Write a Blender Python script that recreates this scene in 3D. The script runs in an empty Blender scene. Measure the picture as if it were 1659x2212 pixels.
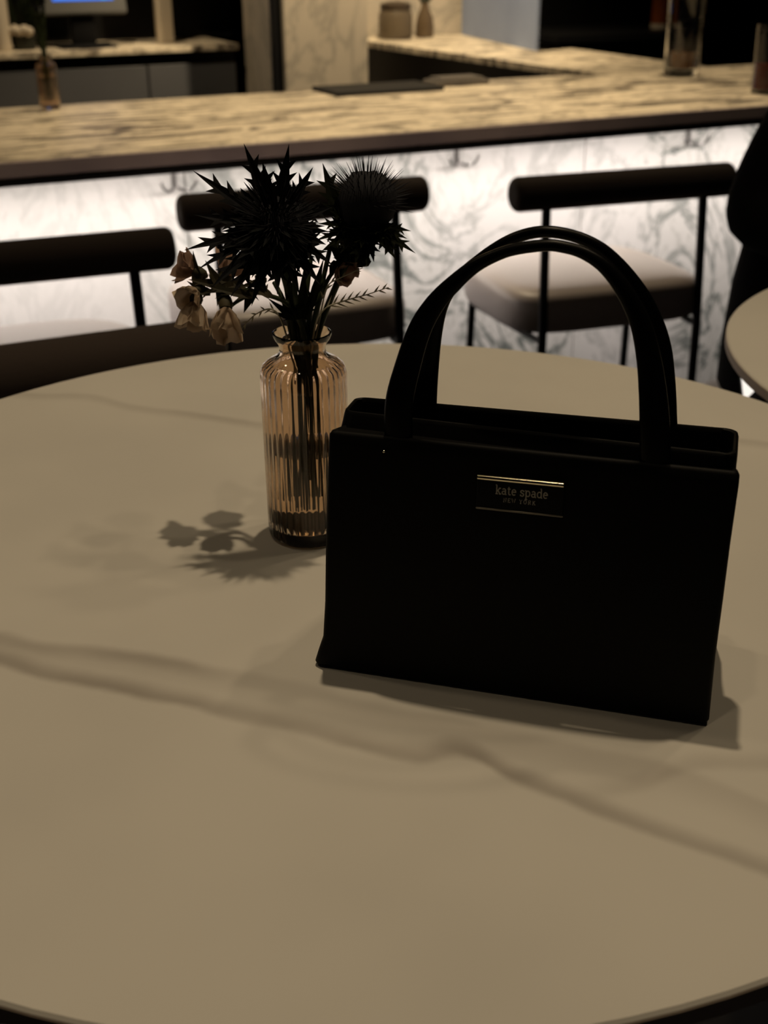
import bpy, bmesh, math, random
from mathutils import Vector, Matrix, Quaternion
random.seed(7)
SC = bpy.context.scene
COL = SC.collection
PI = math.pi

# ------------------------------------------------------------------ camera
PITCH, ROLL, CAM_Z = 0.445, math.radians(-0.38), 1.42
fw = Vector((0, math.cos(PITCH), -math.sin(PITCH)))
up0 = Vector((0, math.sin(PITCH), math.cos(PITCH)))
rt0 = Vector((1, 0, 0))
rt = rt0 * math.cos(ROLL) + up0 * math.sin(ROLL)
up = -rt0 * math.sin(ROLL) + up0 * math.cos(ROLL)
cam_d = bpy.data.cameras.new('camera')
cam = bpy.data.objects.new('camera', cam_d)
COL.objects.link(cam)
m = Matrix((rt, up, -fw)).transposed().to_4x4()
m.translation = Vector((0, 0, CAM_Z))
cam.matrix_world = m
cam_d.sensor_fit = 'HORIZONTAL'
cam_d.sensor_width = 36.0
cam_d.lens = 36.0 * 2600.0 / 1659.0
cam_d.clip_start = 0.02
cam_d.dof.use_dof = True
cam_d.dof.focus_distance = 0.66
cam_d.dof.aperture_fstop = 15.0
SC.camera = cam

# ------------------------------------------------------------------ world, lights, exposure
SC.view_settings.view_transform = 'Standard'
SC.view_settings.look = 'None'
SC.view_settings.exposure = 0.0
SC.view_settings.gamma = 1.0
SC.view_settings.use_curve_mapping = False
W = bpy.data.worlds.new('world')
SC.world = W
W.use_nodes = True
W.node_tree.nodes['Background'].inputs[0].default_value = (1.0, 0.84, 0.76, 1)
W.node_tree.nodes['Background'].inputs[1].default_value = 0.013

BA = 0.438                                   # the bar runs at this angle to the tables
UX = Vector((math.cos(BA), math.sin(BA), 0))
VX = Vector((-math.sin(BA), math.cos(BA), 0))
def P(u, v, z=0.0):
    return UX * u + VX * v + Vector((0, 0, z))
BARM = Matrix(((UX.x, VX.x, 0, 0), (UX.y, VX.y, 0, 0), (0, 0, 1, 0), (0, 0, 0, 1)))

def spot(name, loc, aim, power, size, blend, radius, color):
    d = bpy.data.lights.new(name, 'SPOT')
    d.energy = power; d.spot_size = math.radians(size); d.spot_blend = blend
    d.shadow_soft_size = radius; d.color = color
    o = bpy.data.objects.new(name, d); COL.objects.link(o)
    o.location = loc
    o.rotation_euler = (Vector(aim) - Vector(loc)).to_track_quat('-Z', 'Y').to_euler()
    return o
WARM = (1.0, 0.78, 0.50)
spot('table_spot', (0.06, 0.90, 2.88), (0.03, 0.80, 1.06), 39, 62, 0.7, 0.022, WARM)
spot('table_spot', (0.66, 0.90, 2.88), (0.35, 0.75, 1.06), 7, 80, 0.8, 0.04, WARM)
spot('table_spot', (0.74, 1.20, 2.88), (0.4, 0.8, 1.06), 8, 80, 0.8, 0.04, WARM)
spot('table_spot', (-1.15, 1.10, 2.88), (-0.3, 0.7, 1.06), 7, 80, 0.8, 0.05, WARM)
spot('table_spot', (-0.22, 0.28, 2.88), (-0.1, 0.9, 1.06), 5.5, 70, 0.8, 0.03, WARM)  # added only for the highlight on the nameplate's top bar
for bu, bv, pw in ((0.35, 3.2, 36), (1.45, 3.25, 125), (2.55, 3.15, 85)):
    spot('bar_spot', P(bu, bv, 2.88), P(bu, bv - .02, 1.0), pw, 75, 0.8, 0.03, WARM)
for bu in (0.1, 1.0, 1.9):
    spot('aisle_fill', P(bu, 2.12, 2.88), P(bu, 2.3, .7), 11, 70, 0.8, 0.03, WARM)  # fill row added to brighten the counter edge, bolsters and seats
spot('bar_spot', P(2.25, 4.3, 2.88), P(2.3, 4.99, 1.1), 260, 85, 0.8, 0.03, WARM)  # added to brighten the marble column
spot('bar_spot', P(1.0, 4.75, 2.88), P(1.1, 5.5, .9), 75, 85, 0.8, 0.03, WARM)  # added to brighten the back cabinet doors
led = bpy.data.lights.new('under_counter_light', 'AREA')
led.shape = 'RECTANGLE'; led.size = 4.6; led.size_y = 0.03; led.energy = 25; led.color = (1.0, 0.90, 0.82)
lo = bpy.data.objects.new('under_counter_light', led); COL.objects.link(lo)
ldir = (P(0, 2.82, 0.35) - P(0, 2.80, 0.93)).normalized()
lz = -ldir; lx = UX; ly = lz.cross(lx)
lm = Matrix((lx, ly, lz)).transposed().to_4x4(); lm.translation = P(1.0, 2.77, 0.935)
lo.matrix_world = lm

# ------------------------------------------------------------------ materials
def sock(b, n):
    return b.inputs[n]
def mat(name, color, rough=0.5, metal=0.0, spec=0.5, bump=None, trans=0.0, ior=1.45, emit=None, estr=0.0, sheen=0.0, vary=None):
    M = bpy.data.materials.new(name); M.use_nodes = True
    nt = M.node_tree; b = nt.nodes['Principled BSDF']
    b.inputs['Base Color'].default_value = (*color, 1)
    b.inputs['Roughness'].default_value = rough
    b.inputs['Metallic'].default_value = metal
    b.inputs['Specular IOR Level'].default_value = spec
    b.inputs['Transmission Weight'].default_value = trans
    b.inputs['IOR'].default_value = ior
    if sheen: b.inputs['Sheen Weight'].default_value = sheen
    if emit:
        b.inputs['Emission Color'].default_value = (*emit, 1); b.inputs['Emission Strength'].default_value = estr
    tc = None
    if bump or vary:
        tc = nt.nodes.new('ShaderNodeTexCoord')
    if bump:
        n = nt.nodes.new('ShaderNodeTexNoise'); n.inputs['Scale'].default_value = bump[0]; n.inputs['Detail'].default_value = 4
        nt.links.new(tc.outputs['Object'], n.inputs['Vector'])
        bp = nt.nodes.new('ShaderNodeBump'); bp.inputs['Strength'].default_value = bump[1]; bp.inputs['Distance'].default_value = bump[2]
        nt.links.new(n.outputs['Fac'], bp.inputs['Height']); nt.links.new(bp.outputs['Normal'], b.inputs['Normal'])
    if vary:                                  # (scale, second colour)
        n = nt.nodes.new('ShaderNodeTexNoise'); n.inputs['Scale'].default_value = vary[0]; n.inputs['Detail'].default_value = 5
        nt.links.new(tc.outputs['Object'], n.inputs['Vector'])
        r = nt.nodes.new('ShaderNodeValToRGB')
        r.color_ramp.elements[0].position = .35; r.color_ramp.elements[0].color = (*color, 1)
        r.color_ramp.elements[1].position = .68; r.color_ramp.elements[1].color = (*vary[1], 1)
        nt.links.new(n.outputs['Fac'], r.inputs['Fac']); nt.links.new(r.outputs['Color'], b.inputs['Base Color'])
    return M

class NT:
    """small node helper"""
    def __init__(s, M): s.nt = M.node_tree; s.L = s.nt.links.new
    def n(s, t, **kw):
        o = s.nt.nodes.new(t)
        for k, v in kw.items(): setattr(o, k, v)
        return o
    def put(s, x, i):
        if hasattr(x, 'is_output') or isinstance(x, bpy.types.NodeSocket): s.L(x, i)
        else: i.default_value = x
    def math(s, op, a, b=None, c=None):
        o = s.n('ShaderNodeMath', operation=op); s.put(a, o.inputs[0])
        if b is not None: s.put(b, o.inputs[1])
        if c is not None: s.put(c, o.inputs[2])
        return o.outputs[0]
    def noise(s, vec, scale, detail=4, rough=.5, dist=0.0):
        o = s.n('ShaderNodeTexNoise'); o.inputs['Scale'].default_value = scale; o.inputs['Detail'].default_value = detail
        o.inputs['Roughness'].default_value = rough; o.inputs['Distortion'].default_value = dist
        s.L(vec, o.inputs['Vector']); return o
    def ramp(s, fac, stops):
        o = s.n('ShaderNodeValToRGB'); e = o.color_ramp.elements
        e[0].position, e[0].color = stops[0][0], (*stops[0][1], 1)
        e[1].position, e[1].color = stops[-1][0], (*stops[-1][1], 1)
        for p, c in stops[1:-1]:
            k = e.new(p); k.color = (*c, 1)
        s.L(fac, o.inputs['Fac']); return o.outputs['Color']
    def smooth(s, x, a, b, lo=0.0, hi=1.0):
        o = s.n('ShaderNodeMapRange', interpolation_type='SMOOTHSTEP')
        s.L(x, o.inputs[0]); o.inputs[1].default_value = a; o.inputs[2].default_value = b
        o.inputs[3].default_value = lo; o.inputs[4].default_value = hi
        return o.outputs[0]
    def mix(s, f, a, b, mode='MIX'):
        o = s.n('ShaderNodeMix', data_type='RGBA', blend_type=mode)
        s.put(f, o.inputs[0]); s.put(a, o.inputs[6]); s.put(b, o.inputs[7]); return o.outputs[2]
    def mapping(s, scale=(1, 1, 1), rot=(0, 0, 0), loc=(0, 0, 0)):
        tc = s.n('ShaderNodeTexCoord'); mp = s.n('ShaderNodeMapping')
        mp.inputs['Scale'].default_value = scale; mp.inputs['Rotation'].default_value = rot; mp.inputs['Location'].default_value = loc
        s.L(tc.outputs['Object'], mp.inputs['Vector']); return mp.outputs[0]

def table_stone():
    M = mat('sintered_stone', (.62, .6, .56), .55, spec=.25)
    N = NT(M); b = M.node_tree.nodes['Principled BSDF']
    tc = N.n('ShaderNodeTexCoord')
    n1 = N.noise(tc.outputs['Object'], 14, 4)
    n2 = N.noise(tc.outputs['Object'], 30, 5)
    n3 = N.noise(tc.outputs['Object'], 5, 3)
    sep = N.n('ShaderNodeSeparateXYZ'); N.L(tc.outputs['Object'], sep.inputs[0])
    X, Y = sep.outputs[0], sep.outputs[1]
    wob = N.math('ADD', N.math('MULTIPLY', N.math('SUBTRACT', n1.outputs['Fac'], .5), .010), N.math('MULTIPLY', N.math('SUBTRACT', n2.outputs['Fac'], .5), .006))
    def vein(pts, wlo, whi, dark, fade):
        fc = N.n('ShaderNodeFloatCurve'); cv = fc.mapping.curves[0]
        q = [((x + .5), (y + .5)) for x, y in pts]
        cv.points[0].location = q[0]; cv.points[1].location = q[-1]
        for a in q[1:-1]: cv.points.new(*a)
        fc.mapping.update()
        N.L(N.math('ADD', X, .5), fc.inputs['Value'])
        d = N.math('SUBTRACT', N.math('ADD', Y, wob), N.math('SUBTRACT', fc.outputs[0], .5))
        above = N.smooth(d, 0, whi, 1, 0); below = N.smooth(d, -wlo, 0, 0, 1)
        f = N.math('MULTIPLY', N.math('MULTIPLY', above, below), dark)
        f = N.math('MULTIPLY', f, N.smooth(n3.outputs['Fac'], .36, .62, .6, 1.0))
        f = N.math('MULTIPLY', f, N.smooth(X, fade[0] - .04, fade[0], 0, 1))
        return N.math('MULTIPLY', f, N.smooth(X, fade[1], fade[1] + .04, 1, 0))
    v1 = [(-0.2448, -0.1435), (-0.202, -0.1561), (-0.1641, -0.1751), (-0.0932, -0.1977), (-0.0627, -0.2118), (-0.024, -0.225), (0.0266, -0.2456), (0.0494, -0.2429), (0.0723, -0.263), (0.1002, -0.2819), (0.1286, -0.2997), (0.1739, -0.3282), (0.2061, -0.3435)]
    v2 = [(-0.2498, -0.1285), (-0.2083, -0.1341), (-0.1795, -0.1434), (-0.136, -0.1522), (-0.0981, -0.1644), (-0.0562, -0.1786), (-0.0258, -0.19), (0.0038, -0.2051), (0.0507, -0.2219), (0.1062, -0.2417), (0.1479, -0.2585), (0.1862, -0.286)]
    v3 = [(-0.42, 0.325), (-0.3007, 0.2756), (-0.242, 0.2674), (-0.2009, 0.2414), (-0.1471, 0.2238), (-0.06, 0.190), (0.05, .17), (.2, .175), (0.3128, 0.1493), (0.41, 0.1)]
    v4 = [(-.2, -.28), (0.1351, -0.2671), (0.1479, -0.2585), (0.1602, -0.2533), (0.1956, -0.2537), (.35, -.25)]
    tot = vein(v1, .008, .015, .62, (-.45, .45))
    for a in (vein(v2, .030, .010, .26, (-.45, .45)), vein(v2, .012, .010, .25, (-.45, -.1)), vein(v3, .016, .010, .34, (-.45, .42)), vein(v4, .008, .012, .24, (.13, .3))):
        tot = N.math('MAXIMUM', tot, N.math('MULTIPLY', N.math('ADD', tot, a), .8)) if False else N.math('ADD', tot, a)
    tot = N.math('MINIMUM', tot, .8)
    base = N.mix(N.smooth(n3.outputs['Fac'], .3, .7), (.66, .635, .585, 1), (.60, .578, .535, 1))
    c = N.mix(tot, base, (.20, .165, .14, 1))
    N.L(c, b.inputs['Base Color'])
    return M

def marble_top():
    M = mat('veined_marble', (.6, .55, .45), .48, spec=.3); N = NT(M); b = M.node_tree.nodes['Principled BSDF']
    v = N.mapping((1.5, 5.0, 3.0), (0, 0, .14))
    n = N.noise(v, 2.6, 8, .68, 1.4)
    n2 = N.noise(v, 3.4, 6, .65, .6)
    c = N.ramp(n.outputs['Fac'], [(.33, (.03, .027, .024)), (.42, (.17, .14, .105)), (.47, (.50, .43, .32)), (.53, (.80, .70, .53)), (.60, (.62, .53, .39)), (.68, (.22, .18, .14))])
    k = N.smooth(n2.outputs['Fac'], .34, .44, .85, 0)
    N.L(N.mix(k, c, (.07, .06, .05, 1)), b.inputs['Base Color'])
    return M
def marble_panel():
    M = mat('white_veined_marble', (.8, .78, .76), .45, spec=.3); N = NT(M); b = M.node_tree.nodes['Principled BSDF']
    v = N.mapping((1.0, 1.0, .62), (0, .35, 0))
    n = N.noise(v, 2.6, 7, .62, 2.2)
    f = N.math('ABSOLUTE', N.math('SUBTRACT', n.outputs['Fac'], .5))
    n2 = N.noise(v, 1.3, 3)
    n4 = N.noise(v, 7.5, 6, .6, 1.5)
    f2 = N.math('ABSOLUTE', N.math('SUBTRACT', n4.outputs['Fac'], .5))
    a = N.math('MULTIPLY', N.smooth(f, 0, .045, 1, 0), N.smooth(n2.outputs['Fac'], .4, .62, .25, 1.0))
    a2 = N.math('MULTIPLY', N.smooth(f2, 0, .03, .5, 0), N.smooth(n2.outputs['Fac'], .42, .6, .3, 1.0))
    sp = N.n('ShaderNodeSeparateXYZ'); N.L(v, sp.inputs[0])
    dens = N.math('MULTIPLY', N.smooth(sp.outputs[0], .7, 1.7, .35, 1.0), N.smooth(sp.outputs[2], .1, .5, 1.4, .62))
    a = N.math('MULTIPLY', a, dens); a2 = N.math('MULTIPLY', a2, dens)
    c = N.mix(N.smooth(n2.outputs['Fac'], .38, .66), (.80, .775, .76, 1), (.66, .65, .62, 1))
    c = N.mix(a2, c, (.38, .38, .35, 1))
    N.L(N.mix(N.math('MULTIPLY', a, .85), c, (.17, .19, .18, 1)), b.inputs['Base Color'])
    return M
def marble_wall():
    M = mat('swirled_marble', (.55, .48, .38), .5, spec=.3); N = NT(M); b = M.node_tree.nodes['Principled BSDF']
    v = N.mapping((1, 1, .6))
    n = N.noise(v, 2.4, 5, .55, 2.6)
    f = N.math('ABSOLUTE', N.math('SUBTRACT', n.outputs['Fac'], .5))
    N.L(N.mix(N.smooth(f, 0, .06, .55, 0), (.50, .44, .35, 1), (.26, .24, .20, 1)), b.inputs['Base Color'])
    return M

M_STONE = table_stone(); M_TOP = marble_top(); M_PANEL = marble_panel(); M_WALL = marble_wall()
M_EDGE = mat('stone_edge', (.40, .33, .27), .5, spec=.25)
M_DARKWALL = mat('dark_paint', (.004, .004, .0042), .8, spec=.1)
M_FLOOR = mat('dark_floor', (.010, .009, .008), .6, spec=.2, vary=(3, (.016, .014, .012)))
M_CEIL = mat('ceiling_paint', (.03, .028, .025), .9)
M_LIPFACE = mat('counter_edge_stone', (.55, .46, .44), .35, spec=.4, vary=(4, (.38, .32, .33)))
M_BLACK = mat('black_metal', (.006, .006, .0065), .45, spec=.3)
M_CAB = mat('charcoal_cabinet', (.10, .10, .105), .45, spec=.4, vary=(1.2, (.07, .072, .078)))
M_FAB = mat('dark_brown_fabric', (.044, .033, .028), .85, spec=.1, bump=(260, .3, .002), sheen=.15)
M_SEAT = mat('mauve_leather', (.42, .365, .35), .42, spec=.9, bump=(260, .2, .001))
M_BAG = mat('black_smooth_leather', (.0022, .0022, .0022), .55, spec=.12, bump=(900, .15, .0004))
M_BAGH = mat('black_glossy_leather', (.0022, .0022, .0022), .34, spec=.13, bump=(500, .1, .0004))
M_LINING = mat('black_lining', (.002, .002, .002), .8, spec=.05)
M_PLATE = mat('black_enamel', (.003, .003, .003), .4, spec=.2)
M_GOLD = mat('pale_gold_metal', (.9, .82, .6), .17, metal=1.0)
M_GOLDD = mat('dark_gold_metal', (.25, .23, .19), .4, metal=1.0)  # darker, rougher gold for the bottom bar
M_LETTER = mat('pale_gold_print', (.42, .40, .34), .5, spec=.3)
M_CHROME = mat('brushed_steel', (.35, .34, .33), .3, metal=1.0)
M_GLASS = mat('amber_glass', (.87, .72, .57), .03, trans=1.0, ior=1.45)
M_WATER = mat('water', (.97, .95, .9), 0.0, trans=1.0, ior=1.33)
M_CLEAR = mat('clear_glass', (.93, .93, .9), .03, trans=1.0, ior=1.45)
M_LIQ = mat('dark_amber_drink', (.16, .06, .012), .1, spec=.5)
M_RED = mat('dark_red_drink', (.14, .014, .010), .15, spec=.5)
M_THI = mat('dark_blue_thistle', (.022, .022, .026), .8, spec=.08, vary=(60, (.028, .029, .035)))
M_BRACT = mat('dark_green_bract', (.020, .022, .022), .7, spec=.1, vary=(70, (.026, .026, .032)))
M_BRACT2 = mat('olive_green_bract', (.013, .017, .007), .7, spec=.1, vary=(70, (.02, .023, .010)))
M_STEM = mat('dark_green_stem', (.022, .034, .012), .55, spec=.3, vary=(50, (.035, .048, .02)))
M_CALYX = mat('olive_calyx', (.035, .032, .012), .7, vary=(120, (.06, .045, .018)))
M_FERN = mat('pale_fern', (.42, .39, .29), .7)
def petal_mat(name, c1, c2, tr):
    M = mat(name, c1, .7, spec=.2, vary=(80, c2)); nt = M.node_tree
    b = nt.nodes['Principled BSDF']; out = nt.nodes['Material Output']
    t = nt.nodes.new('ShaderNodeBsdfTranslucent'); t.inputs[0].default_value = (*c1, 1)
    mx = nt.nodes.new('ShaderNodeMixShader'); mx.inputs[0].default_value = tr
    nt.links.new(b.outputs[0], mx.inputs[1]); nt.links.new(t.outputs[0], mx.inputs[2]); nt.links.new(mx.outputs[0], out.inputs[0])
    return M
M_PETAL = petal_mat('cream_petal', (.72, .62, .50), (.55, .43, .33), .4)
M_PINK = petal_mat('dusty_pink_petal', (.55, .40, .32), (.36, .22, .16), .4)
M_CREAM = mat('cream_paint', (.5, .43, .33), .6)
M_GREY = mat('blue_grey_steel', (.27, .34, .52), .5, metal=.0, spec=.3, vary=(2.5, (.22, .28, .44)))
M_BEZEL = mat('grey_plastic', (.12, .12, .115), .5)
M_SCREEN = mat('blue_screen', (.02, .05, .2), .3, emit=(.05, .22, .95), estr=.95)
M_BUTTON = mat('light_blue_button', (.02, .05, .2), .3, emit=(.10, .33, 1.0), estr=1.0)
M_CYAN = mat('cyan_button', (.02, .1, .2), .3, emit=(.03, .45, 1.0), estr=1.0)
M_PHONE = mat('white_screen', (.8, .8, .8), .3, emit=(1, .96, .92), estr=.85)
M_LED = mat('led_strip', (.9, .9, .9), .5, emit=(1, .94, .88), estr=1.0)
M_CLOTH = mat('black_cloth', (.004, .004, .0045), .9, spec=.08, bump=(90, .4, .003))
M_SKIN = mat('skin', (.42, .25, .17), .55)
M_HAIR = mat('dark_hair', (.012, .006, .005), .5)
M_POT = mat('dark_pot', (.012, .014, .008), .6)
M_LEAF = mat('green_leaf', (.02, .03, .008), .6)
M_JAR = mat('smoky_jar', (.11, .085, .055), .35, spec=.4)
M_LID = mat('dark_lid', (.05, .035, .022), .5)
M_OLIVE = mat('brown_bottle_glass', (.10, .07, .04), .25, spec=.5)
M_ORANGE = mat('orange_liqueur', (.26, .06, .012), .25, spec=.5)
M_TOWEL = mat('grey_towel', (.13, .115, .10), .9, bump=(120, .4, .003))
M_RUBBER = mat('black_rubber', (.007, .007, .007), .7)

# ------------------------------------------------------------------ mesh helpers
def obj(name, bm, material, parent=None, smooth=False, loc=None):
    me = bpy.data.meshes.new(name)
    bmesh.ops.recalc_face_normals(bm, faces=bm.faces[:]) if len(bm.faces) else None
    bm.to_mesh(me); bm.free()
    me.materials.append(material)
    if smooth:
        for p in me.polygons: p.use_smooth = True
    o = bpy.data.objects.new(name, me); COL.objects.link(o)
    if parent: o.parent = parent
    if loc: o.location = loc
    return o
def autosmooth(o, deg=40):
    me = o.data
    for p in me.polygons: p.use_smooth = True
    try: me.set_sharp_from_angle(angle=math.radians(deg))
    except Exception: pass
    return o
def thing(name, label, cat, loc=(0, 0, 0), rotz=0, group=None):
    o = bpy.data.objects.new(name, None); COL.objects.link(o)
    o.location = loc; o.rotation_euler = (0, 0, rotz)
    o.empty_display_size = .05
    o['label'] = label; o['category'] = cat
    if group: o['group'] = group
    return o
def tag(o, label, cat, group=None):
    o['label'] = label; o['category'] = cat
    if group: o['group'] = group
    return o
def struct(o):
    o['kind'] = 'structure'; return o
def box(bm, x0, x1, y0, y1, z0, z1, bev=0.0, seg=2, M=None):
    r = bmesh.ops.create_cube(bm, size=1.0)
    vs = r['verts']
    for v in vs:
        v.co = Vector(((x0 + x1) / 2 + v.co.x * (x1 - x0), (y0 + y1) / 2 + v.co.y * (y1 - y0), (z0 + z1) / 2 + v.co.z * (z1 - z0)))
    es = list({e for v in vs for e in v.link_edges})
    if bev:
        r = bmesh.ops.bevel(bm, geom=es, offset=bev, segments=seg, affect='EDGES', profile=.5)
        vs = list({v for f in r['faces'] for v in f.verts} | {v for v in vs if v.is_valid})
    if M:
        for v in vs: v.co = M @ v.co
    return bm
def newbox(*a, **k):
    return box(bmesh.new(), *a, **k)
def lathe(bm, prof, n=32, M=None, flute=None, cap0=True, cap1=True):
    """prof: (r, z) list bottom to top; flute(theta, i) scales the radius"""
    rings = []
    for i, (r, z) in enumerate(prof):
        ring = []
        for k in range(n):
            th = 2 * PI * k / n
            rr = r * (flute(th, i) if flute else 1)
            co = Vector((rr * math.cos(th), rr * math.sin(th), z))
            ring.append(bm.verts.new(M @ co if M else co))
        rings.append(ring)
    for a, b in zip(rings, rings[1:]):
        for k in range(n):
            bm.faces.new((a[k], a[(k + 1) % n], b[(k + 1) % n], b[k]))
    if cap0: bm.faces.new(rings[0][::-1])
    if cap1: bm.faces.new(rings[-1])
    return bm
def catmull(pts, n=6):
    pts = [Vector(p) for p in pts]; out = []
    for i in range(len(pts) - 1):
        p0 = pts[max(i - 1, 0)]; p1 = pts[i]; p2 = pts[i + 1]; p3 = pts[min(i + 2, len(pts) - 1)]
        for k in range(n):
            t = k / n
            out.append(.5 * ((2 * p1) + (-p0 + p2) * t + (2 * p0 - 5 * p1 + 4 * p2 - p3) * t * t + (-p0 + 3 * p1 - 3 * p2 + p3) * t ** 3))
    out.append(pts[-1]); return out
def tube(bm, pts, rad, n=8, ell=None, hint=Vector((0, 1, 0)), caps=True):
    """sweep along pts; rad float or fn(t); ell fn(t)->(a,b) half axes: a along hint, b across it"""
    pts = [Vector(p) for p in pts]; L = len(pts); rings = []
    for i, p in enumerate(pts):
        t = (pts[min(i + 1, L - 1)] - pts[max(i - 1, 0)])
        t = t.normalized() if t.length > 1e-9 else Vector((0, 0, 1))
        h = hint - t * hint.dot(t)
        if h.length < 1e-4: h = t.orthogonal()
        h.normalize(); s = t.cross(h)
        f = i / max(L - 1, 1)
        a, b = ell(f) if ell else ((rad(f),) * 2 if callable(rad) else (rad, rad))
        rings.append([bm.verts.new(p + h * (a * math.cos(2 * PI * k / n)) + s * (b * math.sin(2 * PI * k / n))) for k in range(n)])
    for a, b in zip(rings, rings[1:]):
        for k in range(n):
            bm.faces.new((a[k], a[(k + 1) % n], b[(k + 1) % n], b[k]))
    if caps:
        bm.faces.new(rings[0][::-1]); bm.faces.new(rings[-1])
    return bm
def rod(bm, a, b, r, n=10, r2=None):
    return tube(bm, [a, b], (lambda f: r + ((r2 if r2 is not None else r) - r) * f), n)
def loft(bm, loops, cap0=True, cap1=True):
    rings = [[bm.verts.new(c) for c in lp] for lp in loops]
    n = len(rings[0])
    for a, b in zip(rings, rings[1:]):
        for k in range(n): bm.faces.new((a[k], a[(k + 1) % n], b[(k + 1) % n], b[k]))
    if cap0: bm.faces.new(rings[0][::-1])
    if cap1: bm.faces.new(rings[-1])
    return bm
def rrect(x0, x1, y0, y1, r, z, seg=6):
    """rounded rectangle loop in the xy plane"""
    r = min(r, (x1 - x0) / 2 - 1e-5, (y1 - y0) / 2 - 1e-5); out = []
    for cx, cy, a0 in ((x1 - r, y0 + r, -PI / 2), (x1 - r, y1 - r, 0), (x0 + r, y1 - r, PI / 2), (x0 + r, y0 + r, PI)):
        for k in range(seg + 1):
            a = a0 + PI / 2 * k / seg
            out.append(Vector((cx + r * math.cos(a), cy + r * math.sin(a), z)))
    return out

# ------------------------------------------------------------------ the room
def in_bar(o): o.matrix_world = BARM; return o
struct(obj('floor', newbox(-4, 9, -1.5, 9.5, -.1, 0), M_FLOOR))
struct(obj('ceiling', newbox(-4, 9, -1.5, 9.5, 2.95, 3.05), M_CEIL))
struct(in_bar(obj('wall_left', newbox(-1.85, -1.7, -2.2, 6.6, 0, 2.95), M_DARKWALL)))
struct(in_bar(obj('wall_right', newbox(6.6, 6.75, -2.2, 6.6, 0, 2.95), M_DARKWALL)))
struct(in_bar(obj('wall_back', newbox(-1.85, 6.75, 6.6, 6.75, 0, 2.95), M_DARKWALL)))
# marble clad wall the return counter butts against
struct(in_bar(obj('wall_marble', newbox(2.06, 3.05, 5.5, 5.62, 0, 2.95), M_WALL)))
bm = newbox(1.90, 2.275, 4.99, 5.5, 0, 2.95)
struct(in_bar(obj('column_marble', bm, M_WALL)))
struct(in_bar(obj('trim_1', newbox(1.862, 1.90, 5.02, 5.06, 0, 2.95), M_BLACK)))

# ------------------------------------------------------------------ bar counter
bar = thing('bar_counter', 'long marble topped bar counter with glowing white marble front', 'bar counter')
bar.matrix_world = BARM
U0, U1 = -1.6, 3.6
top = obj('countertop', newbox(U0, U1, 2.70, 3.62, .962, 1.0, .004), M_TOP, bar)
obj('edge_face', newbox(U0, U1, 2.690, 2.6995, .966, .998, .002), M_LIPFACE, bar)['label'] = 'dark front edge of the counter slab'
obj('edge_strip', newbox(U0, U1, 2.69, 2.72, .948, .9615), M_BLACK, bar)  # black strip below the slab edge
obj('soffit', newbox(U0, U1, 2.721, 3.0, .951, .9615), M_BLACK, bar)
obj('led_strip', newbox(U0, U1, 2.765, 2.785, .946, .9505), M_LED, bar)
sx = [U0, -.35, .86, 2.056, 3.25, U1]
for a, b in zip(sx, sx[1:]):
    o = obj('front_panel', newbox(a + .002, b - .002, 3.0, 3.03, .0, .95, .002, 1), M_PANEL, bar)
obj('core', newbox(U0, U1, 3.031, 3.6, 0, .961), M_BLACK, bar)
def hook_bm(u):
    bm = bmesh.new()
    box(bm, u - .006, u + .006, 2.993, 2.9995, .862, .915, .001, 1)
    rod(bm, Vector((u, 2.99, .90)), Vector((u, 2.99, .866)), .0035, 8)
    for s in (-1, 1):
        pts = catmull([(u, 2.99, .868), (u + s * .012, 2.975, .858), (u + s * .028, 2.962, .858), (u + s * .040, 2.955, .870), (u + s * .045, 2.952, .884)], 4)
        tube(bm, pts, .0036, 8)
        bmesh.ops.create_icosphere(bm, subdivisions=1, radius=.0055, matrix=Matrix.Translation(pts[-1]))
    return bm
for u in (.027, .831, 1.631, 2.418):
    autosmooth(obj('hook', hook_bm(u), M_CHROME, bar))

# return counter behind the bar (runs away from us)
wing = thing('return_counter', 'marble topped return counter running back from the bar to the marble wall', 'counter')
wing.matrix_world = BARM
def prism(bm, poly, z0, z1):
    a = [bm.verts.new((x, y, z0)) for x, y in poly]; b = [bm.verts.new((x, y, z1)) for x, y in poly]
    bm.faces.new(a[::-1]); bm.faces.new(b)
    n = len(poly)
    for k in range(n): bm.faces.new((a[k], a[(k + 1) % n], b[(k + 1) % n], b[k]))
    return bm
obj('countertop', prism(bmesh.new(), [(2.505, 3.625), (2.98, 3.625), (3.02, 5.495), (2.40, 5.495)], .976, 1.0), M_TOP, wing)
obj('cabinet', prism(bmesh.new(), [(2.56, 3.625), (2.95, 3.625), (2.99, 5.495), (2.455, 5.495)], 0, .975), M_BLACK, wing)

# back counter
back = thing('back_counter', 'low grey back bar cabinet with thin pale marble top', 'cabinet')
back.matrix_world = BARM
obj('countertop', newbox(-.6, 1.855, 5.45, 5.98, .975, 1.0, .003), M_TOP, back)
obj('carcass', newbox(-.6, 1.85, 5.50, 5.98, 0, .974), M_BLACK, back)
for k in range(6):
    a = -.6 + k * .408
    d = obj('door', newbox(a + .004, a + .404, 5.472, 5.4995, .08, .925, .003), M_CAB, back)
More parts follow.
